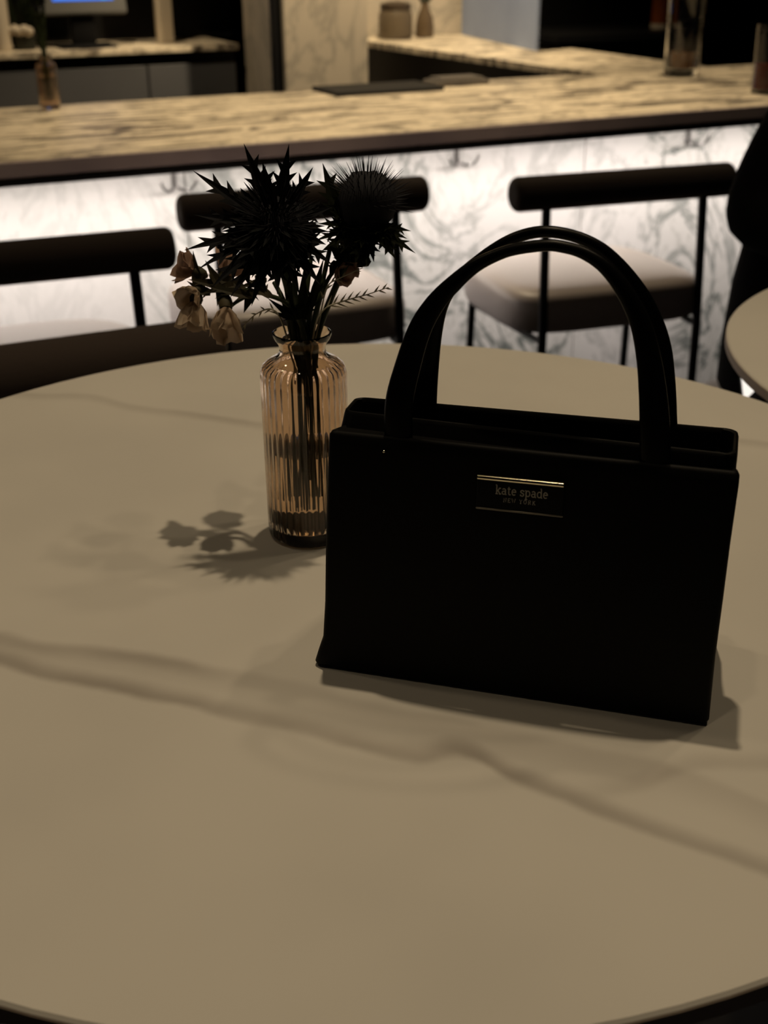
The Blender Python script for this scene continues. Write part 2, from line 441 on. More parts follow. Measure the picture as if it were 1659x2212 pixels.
# shelf unit standing on it
sh = thing('shelf_unit', 'black back bar shelf unit with cream uprights', 'shelf')
sh.matrix_world = BARM
obj('back_panel', newbox(-.6, 1.99, 5.94, 5.98, 1.0, 2.4), M_BLACK, sh)
for a, b in ((1.540, 1.612), (2.000, 2.018), (.2, .27)):
    obj('upright', newbox(a, b, 5.62, 5.66, 1.0, 2.4, .004), M_CREAM, sh)
for z in (1.42, 1.85):
    obj('shelf', newbox(-.6, 1.985, 5.68, 5.935, z, z + .025), M_BLACK, sh)
struct(in_bar(obj('wall_dark', newbox(3.06, 6.5, 5.75, 5.85, 0, 2.95), M_DARKWALL)))
# ------------------------------------------------------------------ partition on the return counter
pt = obj('partition_panel', newbox(-.006, .006, 0, 1.0, 0, .62, .002), M_GREY)
d = P(2.985, 5.46, 0) - P(2.79, 4.46, 0)
pt.location = P(2.79, 4.46, 1.0005); pt.rotation_euler = (0, 0, math.atan2(d.y, d.x) - PI / 2)
tag(pt, 'blue grey upright panel standing on the return counter', 'panel')

# ------------------------------------------------------------------ round tables
def table(name, label, loc, R):
    t = thing(name, label, 'table', loc)
    bm = bmesh.new()
    lathe(bm, [(R - .012, -.0125), (R - .003, -.0122), (R - .0005, -.0105), (R, -.009), (R, -.0014), (R - .0014, 0), (R - .02, 0), (.05, 0)], 128)
    o = autosmooth(obj('tabletop', bm, M_STONE, t), 30)
    bm = bmesh.new(); lathe(bm, [(R - .0002, -.0112), (R + .0006, -.0100), (R + .0006, -.0020), (R + .0002, -.0014)], 128, cap0=False, cap1=False)
    autosmooth(obj('edge_band', bm, M_EDGE, t), 30)
    bm = bmesh.new(); lathe(bm, [(.16, -.0225), (.16, -.0126)], 32); autosmooth(obj('mounting_plate', bm, M_BLACK, t))
    bm = bmesh.new(); lathe(bm, [(.035, -1.045), (.035, -.0226)], 24); autosmooth(obj('pedestal', bm, M_BLACK, t))
    bm = bmesh.new(); lathe(bm, [(.24, -1.06), (.24, -1.052), (.05, -1.040), (.036, -1.03)], 48); autosmooth(obj('base', bm, M_BLACK, t))
    return t
TZ = 1.06
table('round_table', 'round veined stone cafe table under the black handbag', (-.0115, .724, TZ), .4172)
table('round_table', 'pale round stone table in front of the person in black', (.7330, 1.0680, TZ), .4006).rotation_euler = (0, 0, 1.9)

# ------------------------------------------------------------------ bar stools
def seat_loop(z, g, w=.232, d=.42, n=48):
    """rounded seat outline, squarish back and rounder front"""
    out = []
    for k in range(n):
        a = 2 * PI * k / n; c, s = math.cos(a), math.sin(a)
        e = 2 / 5.0 if s < 0 else 2 / 3.2
        x = (w - g) * math.copysign(abs(c) ** e, c); y = (d / 2 - g) * math.copysign(abs(s) ** e, s)
        out.append(Vector((x, d / 2 - .015 + y, z)))
    return out
def make_stool(bolster=True):
    t = thing('bar_stool', '', 'stool')
    bm = bmesh.new()
    hl, r = .25, .0345
    prof = []
    for k in range(7):
        a = PI / 2 * k / 6
        prof.append((.0001 + (r - .012 + .012 * math.sin(a)) * (1 if k else 0.6), -hl + .014 - .014 * math.cos(a)))
    prof = prof + [(rr, -zz) for rr, zz in prof[::-1]]
    lathe(bm, prof, 24, Matrix.Translation((0, 0, .96)) @ Matrix.Rotation(PI / 2, 4, 'Y'))
    for v in bm.verts: v.co.y += -.012 + .9 * v.co.x ** 2 * .35
    if bolster: autosmooth(obj('backrest', bm, M_FAB, t), 60)
    else: bm.free()
    bm = bmesh.new()
    loft(bm, [seat_loop(.668, .012), seat_loop(.672, .004), seat_loop(.682, 0), seat_loop(.732, 0), seat_loop(.744, .005), seat_loop(.751, .016), seat_loop(.756, .045), seat_loop(.758, .10)])
    autosmooth(obj('seat', bm, M_SEAT, t), 60)
    for s in (-1, 1):
        bm = bmesh.new(); tube(bm, [(s * .20, -.035, 0), (s * .188, -.026, .45), (s * .184, -.024, .66)] + ([(s * .180, -.004, .935)] if bolster else []), .0095, 12)
        autosmooth(obj('rear_leg', bm, M_BLACK, t))
        bm = bmesh.new(); rod(bm, Vector((s * .215, .33, 0)), Vector((s * .205, .30, .668)), .0088, 12)
        autosmooth(obj('front_leg', bm, M_BLACK, t))
    bm = bmesh.new()
    for s in (-1, 1): rod(bm, Vector((s * .1865, -.0245, .66)), Vector((s * .205, .30, .66)), .007, 8)
    rod(bm, Vector((-.205, .30, .66)), Vector((.205, .30, .66)), .007, 8)
    autosmooth(obj('seat_frame', bm, M_BLACK, t))
    bm = bmesh.new(); rod(bm, Vector((-.21, .315, .30)), Vector((.21, .315, .30)), .008, 10)
    autosmooth(obj('footrest', bm, M_BLACK, t))
    return t
def copy_tree(o, parent=None):
    c = o.copy(); COL.objects.link(c)
    if parent: c.parent = parent
    for ch in list(o.children): copy_tree(ch, c)
    return c
stool0 = make_stool()
def put_stool(o, loc, rz, label):
    o.location = loc; o.rotation_euler = (0, 0, rz); o['label'] = label; o['group'] = 'black framed stools with bolster backs'
# (location of the back line, rotation); the backrest faces the bar
SPOTS = [
    (P(.28, 1.955), BA - .06, 'leftmost of the three black framed stools lined up at the bar'),
    (P(.865, 2.185), BA - .06, 'middle stool at the bar, half hidden behind the thistle flowers'),
    (P(1.507, 2.045), BA - .11, 'stool at the bar with pale lit seat, seen through the handbag handles'),
    (P(.185, 1.415), BA + PI, 'nearest stool, brown bolster back showing just above the far left table edge'),
]
for i, (l, rz, lab) in enumerate(SPOTS):
    o = stool0 if i == 0 else copy_tree(stool0)
    put_stool(o, (l.x, l.y, 0), rz, lab)

st = make_stool(False)
put_stool(st, (.735, 1.93, 0), PI, 'backless stool under the person in black')
del st['group']

# ------------------------------------------------------------------ handbag
BAGM = Matrix.Translation((-.03974, .55873, TZ)) @ Matrix.Rotation(math.radians(-16.2), 4, 'Z')
bag = thing('handbag', 'small black leather tote handbag with twin arched handles', 'handbag')
bag.matrix_world = BAGM
def lerp_tab(tab, z):
    for (a, va), (b, vb) in zip(tab, tab[1:]):
        if z <= b: return va + (vb - va) * (z - a) / (b - a)
    return tab[-1][1]
LEFT = [(0, 0.0), (.006, .0015), (.0187, .0055), (.04, .0068), (.07, .0072), (.135, .0080)]
RIGHT = [(0, .2107), (.04, .2098), (.10, .2103), (.135, .2112)]
FRONT = [(0, 0.0), (.06, .003), (.135, .0115)]
BACK = [(0, .086), (.07, .078), (.135, .060)]
loops = []
def body_loop(z, g, drop=0.0):
    f0, b0 = lerp_tab(FRONT, z) + g, lerp_tab(BACK, z) - g
    out = []
    for c in rrect(lerp_tab(LEFT, z) + g, lerp_tab(RIGHT, z) - g, f0, b0, .0035, z):
        t = (c.y - f0) / (b0 - f0); k = .0125 * t * (z / .135) ** 2     # the end gussets fold in behind the front panel
        c.x += k if c.x < .1 else -k
        c.z -= drop * t * (.4 + .6 * min(1, abs(c.x - .11) / .09))
        out.append(c)
    return out
for z, g, dr in ((0, .003, 0), (.0012, .0008, 0), (.003, 0, 0), (.01, 0, 0), (.0187, 0, 0), (.04, 0, 0), (.07, 0, 0), (.10, 0, .002), (.128, 0, .005), (.1332, .0002, .006), (.1348, .0012, .006), (.135, .0024, .006), (.134, .004, .006)):
    loops.append(body_loop(z, g, dr))
autosmooth(obj('body', loft(bmesh.new(), loops), M_BAG, bag), 50)
loops = []
def collar_loop(z, g, top):
    out = []
    for c in rrect(.0105 + g, .2085 - g, .0165 + g, .0525 - g, .006, z, 8):
        f = (c.x - .0135) / .195; pin = top * .013 * (1 - f) ** 1.2; c.z -= top * .002 * (1 - f) ** 1.5      # the mouth is pinched towards its left end
        t = (c.y - .0165) / .037
        c.y += pin * (1 - t)
        out.append(c)
    return out
for z, g, tp in ((.120, 0, 0), (.128, 0, .15), (.1395, 0.0002, 1), (.1412, .0007, 1), (.1416, .0016, 1), (.1410, .0025, 1), (.138, .0028, 1), (.128, .0028, .5)):
    loops.append(collar_loop(z, g, tp))
bm = bmesh.new(); loft(bm, loops, cap0=False, cap1=True)
autosmooth(obj('collar', bm, M_BAG, bag), 50)
FH = [(0.0451, 0.0150, 0.1240), (0.0449, 0.0150, 0.1359), (0.0449, 0.0158, 0.1522), (0.048, 0.0184, 0.1684), (0.0534, 0.0215, 0.1879), (0.0608, 0.0237, 0.2016), (0.0704, 0.0254, 0.2124), (0.08, 0.0267, 0.2207), (0.0907, 0.0276, 0.2264), (0.0992, 0.0281, 0.2292), (0.111, 0.0284, 0.2313), (0.1185, 0.0284, 0.2313), (0.1293, 0.028, 0.229), (0.1404, 0.027, 0.2227), (0.151, 0.0252, 0.2109), (0.1586, 0.0231, 0.1979), (0.1637, 0.0206, 0.1824), (0.1669, 0.0182, 0.1677), (0.1693, 0.0158, 0.1526), (0.1710, 0.0150, 0.1360), (0.1715, 0.0150, 0.1240)]
RH = [(0.0475, 0.0535, 0.1240), (0.048, 0.0523, 0.1316), (0.0488, 0.051, 0.1451), (0.0505, 0.0494, 0.161), (0.0532, 0.0476, 0.179), (0.0572, 0.0461, 0.1936), (0.063, 0.0451, 0.2037), (0.0718, 0.0441, 0.2135), (0.0843, 0.0431, 0.2243), (0.0965, 0.0423, 0.2315), (0.1097, 0.042, 0.2347), (0.125, 0.0422, 0.2327), (0.1384, 0.0429, 0.226), (0.1518, 0.0443, 0.2122), (0.1609, 0.0458, 0.1972), (0.1666, 0.0474, 0.1811), (0.1695, 0.0493, 0.1619), (0.1713, 0.0512, 0.1432), (0.1721, 0.0521, 0.1342), (0.1722, 0.0535, 0.1240)]
def hw(f):
    e = min(f, 1 - f)
    k = max(0.0, min(1.0, (e - .05) / .38)); k = k * k * (3 - 2 * k)
    return (.0022 + .0006 * k, .0074 - .0046 * k)
for H in (FH, RH):
    autosmooth(obj('handle', tube(bmesh.new(), catmull(H, 5), 0, 14, ell=hw), M_BAGH, bag), 60)
# nameplate, tilted with the front panel
def fy(z): return lerp_tab(FRONT, z)
pl = obj('nameplate', newbox(-.0215, .0215, -.0012, 0, -.0078, .0078, .0005, 2), M_PLATE, bag)
tilt = -math.atan((fy(.121) - fy(.103)) / .018)
pl.location = (.1085, fy(.1122) - .0001, .1122); pl.rotation_euler = (tilt, math.radians(-0.7), 0)
bm = bmesh.new(); tube(bm, [(-.0217, -.0012, .0081), (-.0212, -.0013, .0081), (.0212, -.0013, .0081), (.0217, -.0012, .0081)], lambda f: .0003 if f in (0, 1) else .00135, 14)
autosmooth(obj('top_bar', bm, M_GOLD, pl), 60)
bm = bmesh.new(); tube(bm, [(-.0217, -.0012, -.0080), (-.0212, -.0012, -.0080), (.0212, -.0012, -.0080), (.0217, -.0012, -.0080)], lambda f: .0002 if f in (0, 1) else .0005, 10)
autosmooth(obj('bottom_bar', bm, M_GOLDD, pl), 60)
# lettering: stroke alphabet with slab serifs; x height 1, ascender 1.55, descender -.5
def arc(cx, cy, rx, ry, a0, a1, n=8):
    return [(cx + rx * math.cos(math.radians(a0 + (a1 - a0) * k / n)), cy + ry * math.sin(math.radians(a0 + (a1 - a0) * k / n))) for k in range(n + 1)]
GL = {
    'k': (.95, [[(.2, 0), (.2, 1.5)], [(.02, 1.5), (.2, 1.5)], [(.02, 0), (.42, 0)], [(.24, .42), (.72, 1)], [(.55, 1), (.9, 1)], [(.40, .58), (.78, 0)], [(.6, 0), (.95, 0)]]),
    'a': (.88, [arc(.38, .28, .28, .27, 90, 450, 12), [(.66, .0), (.66, .65)] , arc(.40, .66, .26, .32, 0, 150, 6), [(.66, 0), (.84, 0)]]),
    't': (.62, [[(.26, 1.35), (.26, .25)] + arc(.44, .25, .18, .24, 180, 320, 6), [(.04, 1), (.54, 1)]]),
    'e': (.86, [[(.12, .55), (.74, .55)] + arc(.43, .5, .31, .48, 5, 315, 14)]),
    's': (.76, [arc(.36, .74, .24, .24, 20, 200, 7) + [(.36, .5)] + arc(.36, .25, .26, .25, 60, -160, 8), [(.62, .75), (.62, 1)], [(.1, 0), (.1, .26)]]),
    'p': (.94, [[(.2, -.5), (.2, 1)], [(.02, 1), (.2, 1)], [(.02, -.5), (.42, -.5)], arc(.48, .5, .32, .48, 0, 360, 14)]),
    'd': (.94, [arc(.42, .5, .32, .48, 0, 360, 14), [(.74, 0), (.74, 1.5)], [(.56, 1.5), (.74, 1.5)], [(.74, 0), (.92, 0)]]),
    ' ': (.45, []),
    'N': (1.0, [[(.15, 0), (.15, 1), (.8, 0), (.8, 1)], [(0, 0), (.3, 0)], [(.65, 1), (.95, 1)]]),
    'E': (.85, [[(.7, .2), (.7, 0), (.15, 0), (.15, 1), (.7, 1), (.7, .8)], [(.15, .5), (.55, .5)]]),
    'W': (1.15, [[(.05, 1), (.3, 0), (.55, .9), (.8, 0), (1.05, 1)], [(-.05, 1), (.2, 1)], [(.92, 1), (1.15, 1)]]),
    'Y': (.95, [[(.08, 1), (.45, .5), (.82, 1)], [(.45, .5), (.45, 0)], [(.28, 0), (.62, 0)]]),
    'O': (1.0, [arc(.47, .5, .37, .5, 0, 360, 14)]),
    'R': (.95, [[(.18, 0), (.18, 1), (.5, 1)] + arc(.5, .75, .25, .25, 90, -90, 7) + [(.18, .5)], [(.45, .5), (.8, 0)], [(.02, 0), (.35, 0)]]),
    'K': (.95, [[(.18, 0), (.18, 1)], [(.2, .4), (.75, 1)], [(.38, .6), (.8, 0)], [(.02, 0), (.34, 0)], [(.65, 0), (.93, 0)]]),
}
def word_bm(txt, x0, z0, h, sx, th, track=0.0, y=-.00135):
    bm = bmesh.new(); x = x0
    for ch in txt:
        adv, strokes = GL[ch]
        for s in strokes:
            pts = [Vector((x + px * h * sx, y, z0 + pz * h)) for px, pz in s]
            tube(bm, pts, 0, 6, ell=lambda f: (.0001, th), hint=Vector((0, 1, 0)))
        x += (adv + track) * h * sx
    return bm, x
H1 = .0030
wid = sum(GL[c][0] + .06 for c in 'kate spade') * H1
sx1 = .0262 / wid
bm, _ = word_bm('kate spade', -.0121, .0004, H1, sx1, .00032, .06)
obj('lettering', bm, M_LETTER, pl)
H2 = .0020
wid = sum(GL[c][0] + .3 for c in 'NEW YORK') * H2
bm, _ = word_bm('NEW YORK', -.0080, -.0035, H2, .0165 / wid, .00016, .3)
obj('lettering', bm, M_LETTER, pl)
for hx in (.0385,):
    bm = bmesh.new(); bmesh.ops.create_icosphere(bm, subdivisions=2, radius=.0008); obj('rivet', bm, M_GOLD, bag, True, (hx, fy(.1275) - .0002, .1275))

# ------------------------------------------------------------------ amber bud vase
VB = Vector((-.0503, .7239, TZ))
NFL = 34
def vase_parts(t):
    prof_o = [(.012, .0), (.0235, .0002), (.0258, .0014), (.0266, .0045), (.0268, .010), (.0272, .06), (.0274, .108), (.0272, .1135), (.0258, .1178), (.0215, .1212), (.0165, .1238), (.0148, .1262), (.0143, .1290), (.0150, .1318), (.0172, .1350), (.0183, .1376), (.0184, .1390)]
    prof_i = [(.0176, .1395), (.0166, .1378), (.0150, .1352), (.0131, .1318), (.0125, .1290), (.0130, .1258), (.0150, .1222), (.0205, .1190), (.0243, .1160), (.0252, .112), (.0252, .06), (.0247, .014), (.0232, .0090), (.012, .0078)]
    bm = bmesh.new(); n = NFL * 6
    def fl_o(th, i):
        return 1 + (.006 * math.cos(NFL * th) if 3 <= i <= 7 else (.004 * math.cos(10 * th) if i >= 14 else 0))
    prof = prof_o + prof_i; no = len(prof_o)
    def fl(th, i):
        if i < no: return fl_o(th, i)
        j = i - no
        return 1 + (.022 * math.cos(NFL * th) if 8 <= j <= 11 else 0)
    lathe(bm, prof, n, flute=fl)
    return autosmooth(obj('bottle', bm, M_GLASS, t), 60)
vase = thing('bud_vase', 'ribbed amber glass bud vase beside the handbag', 'vase', VB)
vase_parts(vase)
bm = bmesh.new(); lathe(bm, [(.010, .0081), (.0228, .0092), (.0240, .0142), (.0243, .03), (.0245, .063), (.0240, .0633), (.01, .0629)], 64)
autosmooth(obj('water', bm, M_WATER, vase), 60)

# ------------------------------------------------------------------ flowers
PXM = .78 / 2600.0
def vp(c, dx, dy, toward=0.0):
    """a point dx right, dy down (in 0.3 mm steps) and toward metres nearer, seen square on"""
    return Vector(c) + rt * (dx * PXM) - up * (dy * PXM) - fw * toward
def bract_bm(a, b, w, nrm, teeth=3, bend=0.0):
    """stiff pointed blade from a to b, width w, facing nrm, with thorn teeth along both edges"""
    bm = bmesh.new(); a = Vector(a); b = Vector(b); d = b - a; L = d.length; d.normalize()
    s = d.cross(nrm); s.normalize(); n = s.cross(d)
    N = 6; rows = []
    def wid(f): return w * .5 * (.55 + 1.3 * f if f < .3 else .94 * (1 - (f - .3) / .7)) + .00004
    def mid(f): return a + d * (L * f) + n * (bend * math.sin(PI * f * .6))
    for i in range(N):
        f = i / (N - 1); c = mid(f); ww = wid(f)
        rows.append((bm.verts.new(c + s * ww), bm.verts.new(c - n * ww * .4), bm.verts.new(c - s * ww)))
    for p, q in zip(rows, rows[1:]):
        bm.faces.new((p[0], p[1], q[1], q[0])); bm.faces.new((p[1], p[2], q[2], q[1]))
    for k in range(teeth):
        for sg in (-1, 1):
            f = .22 + .58 * (k + .25 * (sg > 0)) / max(teeth, 1); e = wid(f)
            p0 = mid(f - .06) + s * (sg * wid(f - .06) * .8); p1 = mid(f + .06) + s * (sg * wid(f + .06) * .8)
            tp = mid(f + .13) + s * (sg * (e + w * .42))
            bm.faces.new([bm.verts.new(x) for x in (p0, p1, tp)])
    bmesh.ops.solidify(bm, geom=bm.faces[:], thickness=.00035)
    return bm
def spines_bm(c, nrm, r0, r1, n, cone, rad=.00035, jit=.25):
    bm = bmesh.new(); q = Vector((0, 0, 1)).rotation_difference(nrm)
    for k in range(n):
        f = (k + .5) / n; ca = 1 - f * (1 - math.cos(cone)); sa = math.sqrt(max(0, 1 - ca * ca)); ph = k * 2.399963
        d = q @ Vector((sa * math.cos(ph), sa * math.sin(ph), ca))
        L = r1 * (1 - jit * random.random())
        tube(bm, [c + d * r0 * .8, c + d * (r0 + (L - r0) * .5), c + d * L], lambda t: rad * (1 - t) + .00003, 4)
    return bm
def stem(name, pts, r, material, parent):
    return autosmooth(obj(name, tube(bmesh.new(), catmull(pts, 5), lambda f: r * (1.0 - .25 * f), 8), material, parent), 60)
# --- large thistle facing us
c1 = VB + Vector((-.012, -.012, .208))
t1 = thing('thistle_flower', 'large dark spiky thistle head turned to the viewer, left of the other', 'flower', c1)
def local(o_bm, c):
    for v in o_bm.verts: v.co -= c
    return o_bm
n1 = (-fw + up * .35).normalized()
q1 = Vector((0, 0, 1)).rotation_difference(n1)
bm = bmesh.new(); lathe(bm, [(.008, -.006), (.0165, 0), (.0175, .005), (.0150, .010), (.009, .0145), (.002, .0165)], 28, Matrix.Translation(c1) @ q1.to_matrix().to_4x4())
for v in bm.verts: v.co += (v.co - c1).normalized() * random.uniform(-.0015, .0015)
autosmooth(obj('flower_head', local(bm, c1), M_THI, t1), 60)
o = obj('bristle', local(spines_bm(c1 + n1 * .001, n1, .013, .0300, 330, 1.7, .0006), c1), M_THI, t1); o['kind'] = 'stuff'
TIPS1 = [(-60, -150, .010), (28, -147, .012), (73, -103, .012), (-157, -100, .010), (-177, 57, .004), (-150, 96, .004), (-123, 132, .008), (-85, 150, .012), (-45, 165, .010), (5, 150, .014), (48, 142, .008), (88, 120, .004), (100, 45, .006), (112, -30, .004), (-160, -18, .004), (-110, -60, .016), (-20, -110, .018), (40, 100, .02), (-70, 90, .022), (110, 85, .0)]
for dx, dy, tw in TIPS1:
    L = math.hypot(dx, dy); a = vp(c1, dx * 35 / L, dy * 35 / L, 0.0); b = vp(c1, dx, dy, tw)
    nn = (n1 + Vector((random.uniform(-.3, .3), random.uniform(-.3, .3), random.uniform(-.3, .3)))).normalized()
    obj('bract', local(bract_bm(a, b, .0092 if L > 100 else .008, nn, 3, random.uniform(-.003, .003)), c1), M_BRACT, t1)
for k in range(34):
    a_ = 2 * PI * k / 34 + random.uniform(-.1, .1); L = random.uniform(80, 108) + 26 * max(0, math.sin(a_)) - 14 * max(0, -math.sin(a_))
    a = vp(c1, math.cos(a_) * 30, math.sin(a_) * 30, -.002); b = vp(c1, math.cos(a_) * L, math.sin(a_) * L * 1.02, random.uniform(.0, .012))
    obj('bract', local(bract_bm(a, b, .0075, (n1 + Vector((random.uniform(-.4, .4), 0, random.uniform(-.4, .4)))).normalized(), 2), c1), M_BRACT, t1)
stem('stem', [Vector((0, .003, -.002)), Vector((.004, .008, -.035)), Vector((.008, .011, -.075)), Vector((.014, .012, -.110)), Vector((.015, .016, -.150)), Vector((.018, .022, -.172))], .0024, M_STEM, t1)
for k in range(26):
    a_ = k * 2.399963; r0 = 18 + 1.6 * k; L = r0 + 38
    a = vp(c1, math.cos(a_) * r0 * .4, math.sin(a_) * r0 * .4, .008); b = vp(c1, math.cos(a_) * L, math.sin(a_) * L, .031 - .0006 * k)
    obj('bract', local(bract_bm(a, b, .0045, n1, 1), c1), M_BRACT, t1)
# --- right thistle, seen from the side
c2 = VB + Vector((.041, .008, .216))
t2 = thing('thistle_flower', 'smaller round bristly thistle head leaning right of the large one', 'flower', c2)
n2 = (up * .9 + rt * .35 - fw * .35).normalized()
q2 = Vector((0, 0, 1)).rotation_difference(n2)
bm = bmesh.new(); lathe(bm, [(.006, -.016), (.0135, -.011), (.0172, -.002), (.0172, .006), (.014, .0135), (.008, .0175), (.002, .019)], 26, Matrix.Translation(c2) @ q2.to_matrix().to_4x4())
for v in bm.verts: v.co += (v.co - c2).normalized() * random.uniform(-.0012, .0012)
autosmooth(obj('flower_head', local(bm, c2), M_THI, t2), 60)
o = obj('bristle', local(spines_bm(c2, n2, .015, .0315, 170, 1.45, .00045), c2), M_THI, t2); o['kind'] = 'stuff'
TIPS2 = [(-88, -82, .0), (98, 102, .004), (60, 118, .008), (82, 70, .0), (2, 132, .010), (-22, 128, .012), (-52, 105, .008), (-80, 60, .004), (-100, 40, .0), (90, 50, -.006), (35, 95, .014), (-10, 100, .016), (-105, 75, .0), (-60, 130, -.004), (70, 95, -.01), (-75, 20, .01), (-40, 60, .016), (20, 75, .018), (-60, -10, .004), (55, 60, .014), (-85, 95, .006), (15, 118, .002), (-5, 60, .02)]
for dx, dy, tw in TIPS2:
    L = math.hypot(dx, dy)
    if dy < 0: a = vp(c2, -52, 30, .0)
    else: a = vp(c2, dx * 30 / L, 30 + dy * 22 / L, 0.0)
    b = vp(c2, dx, dy, tw)
    obj('bract', local(bract_bm(a, b, .0105 if dy < 0 else .0075, (-fw + up * .6 + Vector((random.uniform(-.3, .3), 0, 0))).normalized(), 3), c2), M_BRACT2, t2)
stem('stem', [Vector((-.002, .0, -.014)), Vector((-.015, -.001, -.040)), Vector((-.031, -.007, -.078)), Vector((-.034, -.009, -.105)), Vector((-.039, -.010, -.130)), Vector((-.048, -.014, -.176))], .0022, M_STEM, t2)
# --- blossoms: ruffled cup of petals
def petal_bm(L, w, cup, ruf, seed):
    rnd = random.Random(seed); bm = bmesh.new(); rows = []
    for i in range(5):
        f = i / 4; ww = w * (.25 + .95 * math.sin(min(1, f * .78 + .12) * PI * .62)); row = []
        for j in range(5):
            s = j / 2 - 1
            y = ww * .5 * s
            x = L * f * (1 - .14 * s * s) + (rnd.uniform(-.12, .12) * L if i == 4 else 0)
            z = cup * f * f * L + .30 * ww * s * s * (1 - .5 * f) + (ruf * (1 if (i + j) % 2 else -1) * f * rnd.uniform(.5, 1))
            row.append(bm.verts.new((x, y, z)))
        rows.append(row)
    for a, b in zip(rows, rows[1:]):
        for j in range(4): bm.faces.new((a[j], a[j + 1], b[j + 1], b[j]))
    bmesh.ops.solidify(bm, geom=bm.faces[:], thickness=.0004)
    return bm
def blossom(parent, c, nrm, size, material, np, seed, calyx=True, cup=.7):
    q = Vector((0, 0, 1)).rotation_difference(Vector(nrm).normalized()).to_matrix().to_4x4()
    rnd = random.Random(seed)
    for k in range(np):
        bm = petal_bm(size * rnd.uniform(.85, 1.1), size * .95, cup, size * .10, seed * 31 + k)
        Mx = Matrix.Translation(c) @ q @ Matrix.Rotation(2 * PI * k / np + rnd.uniform(-.2, .2), 4, 'Z') @ Matrix.Rotation(-rnd.uniform(.15, .5), 4, 'Y')
        bm.transform(Mx); o = obj('petal', bm, material, parent, True)
    if calyx:
        bm = bmesh.new(); lathe(bm, [(.0008, -size * .55), (size * .22, -size * .4), (size * .30, -size * .1), (size * .26, size * .1)], 10, Matrix.Translation(c) @ q)
        autosmooth(obj('calyx', bm, M_CALYX, parent), 60)
def cv(dx, dy, tw=0.0):                       # from the vase axis at the height of the blossoms
    return vp(VB + Vector((0, 0, .172)), dx, dy, tw - .034 * max(0.0, min(1.0, (-dx - 10) / 110.0))) - VB
# reference pixel of that point is about (654, 620)
def leaflet(parent, a, b, w, material, name='leaf'):
    obj(name, bract_bm(a, b, w, (-fw + up * .4 + Vector((random.uniform(-.5, .5), 0, 0))).normalized(), 1), material, parent)
sp = thing('statice_sprig', 'drooping sprig of pale cream papery blossoms on the left of the bunch', 'flower', VB)
stem('stem', [Vector((.008, -.006, .075)), Vector((.002, -.008, .138)), cv(-20, 55, .006), cv(-70, 25, .010), cv(-125, 5, .012), cv(-185, -5, .014), cv(-225, -20, .014)], .0017, M_STEM, sp)
stem('stem', [cv(-100, 15, .010), cv(-140, 35, .014), cv(-165, 60, .016)], .0013, M_STEM, sp)
blossom(sp, cv(-222, -30, .014), -rt * .9 + up * .35 - fw * .2, .0145, M_PINK, 5, 3, cup=.5)
blossom(sp, cv(-218, 10, .016), -rt * .5 - up * .55 - fw * .5, .0120, M_PETAL, 5, 4)
blossom(sp, cv(-222, 30, .014), -up * .9 - rt * .1 - fw * .3, .0145, M_PETAL, 5, 5, cup=.9)
blossom(sp, cv(-158, 45, .018), -up * .95 + rt * .05 - fw * .3, .0155, M_PETAL, 5, 6, cup=1.0)
blossom(sp, cv(-165, -30, .000), up * .7 + rt * .4 - fw * .2, .0165, M_PINK, 5, 7, cup=.6)
for (x0, y0, x1, y1) in ((-225, -70, -215, 20), (-235, -10, -160, 0), (-200, -50, -165, 10), (-210, 20, -130, -5), (-195, 5, -100, 25), (-180, 30, -120, 0), (-110, -10, -60, 35), (-235, 5, -190, 15), (-130, 5, -70, 0), (-175, 45, -165, -10), (-120, 60, -100, 10)):
    leaflet(sp, cv(x1, y1, .016), cv(x0, y0, .020), .008, M_CALYX)
sp2 = thing('statice_sprig', 'shaded dusky sprig under the smaller thistle head', 'flower', VB)
stem('stem', [Vector((-.004, .004, .07)), Vector((.007, .002, .140)), cv(50, 10, -.004), cv(75, -30, -.006), cv(95, -50, -.006)], .0015, M_STEM, sp2)
blossom(sp2, cv(98, -45, -.006), rt * .8 + up * .1 - fw * .3, .0105, M_CALYX, 6, 11)  # this and the next: petals in dark calyx colour, shade put into the colour
blossom(sp2, cv(85, -62, -.004), rt * .5 + up * .6 - fw * .3, .0095, M_CALYX, 6, 12)
blossom(sp2, cv(80, -30, -.006), rt * .4 - up * .5 - fw * .5, .0100, M_PINK, 6, 13)
for (x0, y0, x1, y1) in ((60, -70, 90, -40), (70, -20, 95, -55), (110, -30, 75, -40), (45, -60, 80, -75), (60, -5, 75, -40)):
    leaflet(sp2, cv(x1, y1, -.002), cv(x0, y0, .0), .008, M_BRACT2)
# --- filler stems and thin fern sprigs
def fern(label, pts, n, ll, r, seed):
    rnd = random.Random(seed)
    t = thing('fern_sprig', label, 'fern', VB)
    path = catmull(pts, 6)
    autosmooth(obj('stem', tube(bmesh.new(), path, lambda f: r * (1.1 - .7 * f), 6), M_FERN, t), 60)
    N = len(path)
    for k in range(n):
        i = int(N * (.42 + .56 * k / n)); p = path[min(i, N - 1)]; d = (path[min(i + 1, N - 1)] - path[max(i - 1, 0)]).normalized()
        s = d.cross(-fw).normalized() * (1 if k % 2 else -1)
        e = p + (d * .8 + s * .55 - fw * rnd.uniform(-.3, .3)) * ll * (1.15 - .6 * k / n)
        obj('leaflet', bract_bm(p, e, .0013, -fw + up * .2, 0), M_FERN, t)
fern('thin feathery sprig reaching out low on the right of the bunch', [Vector((.002, -.006, .10)), Vector((.008, -.008, .142)), cv(50, 65, .008), cv(90, 45, .004), (cv(135, 30, 0)), cv(180, 15, 0)], 16, .0075, .0006, 1)
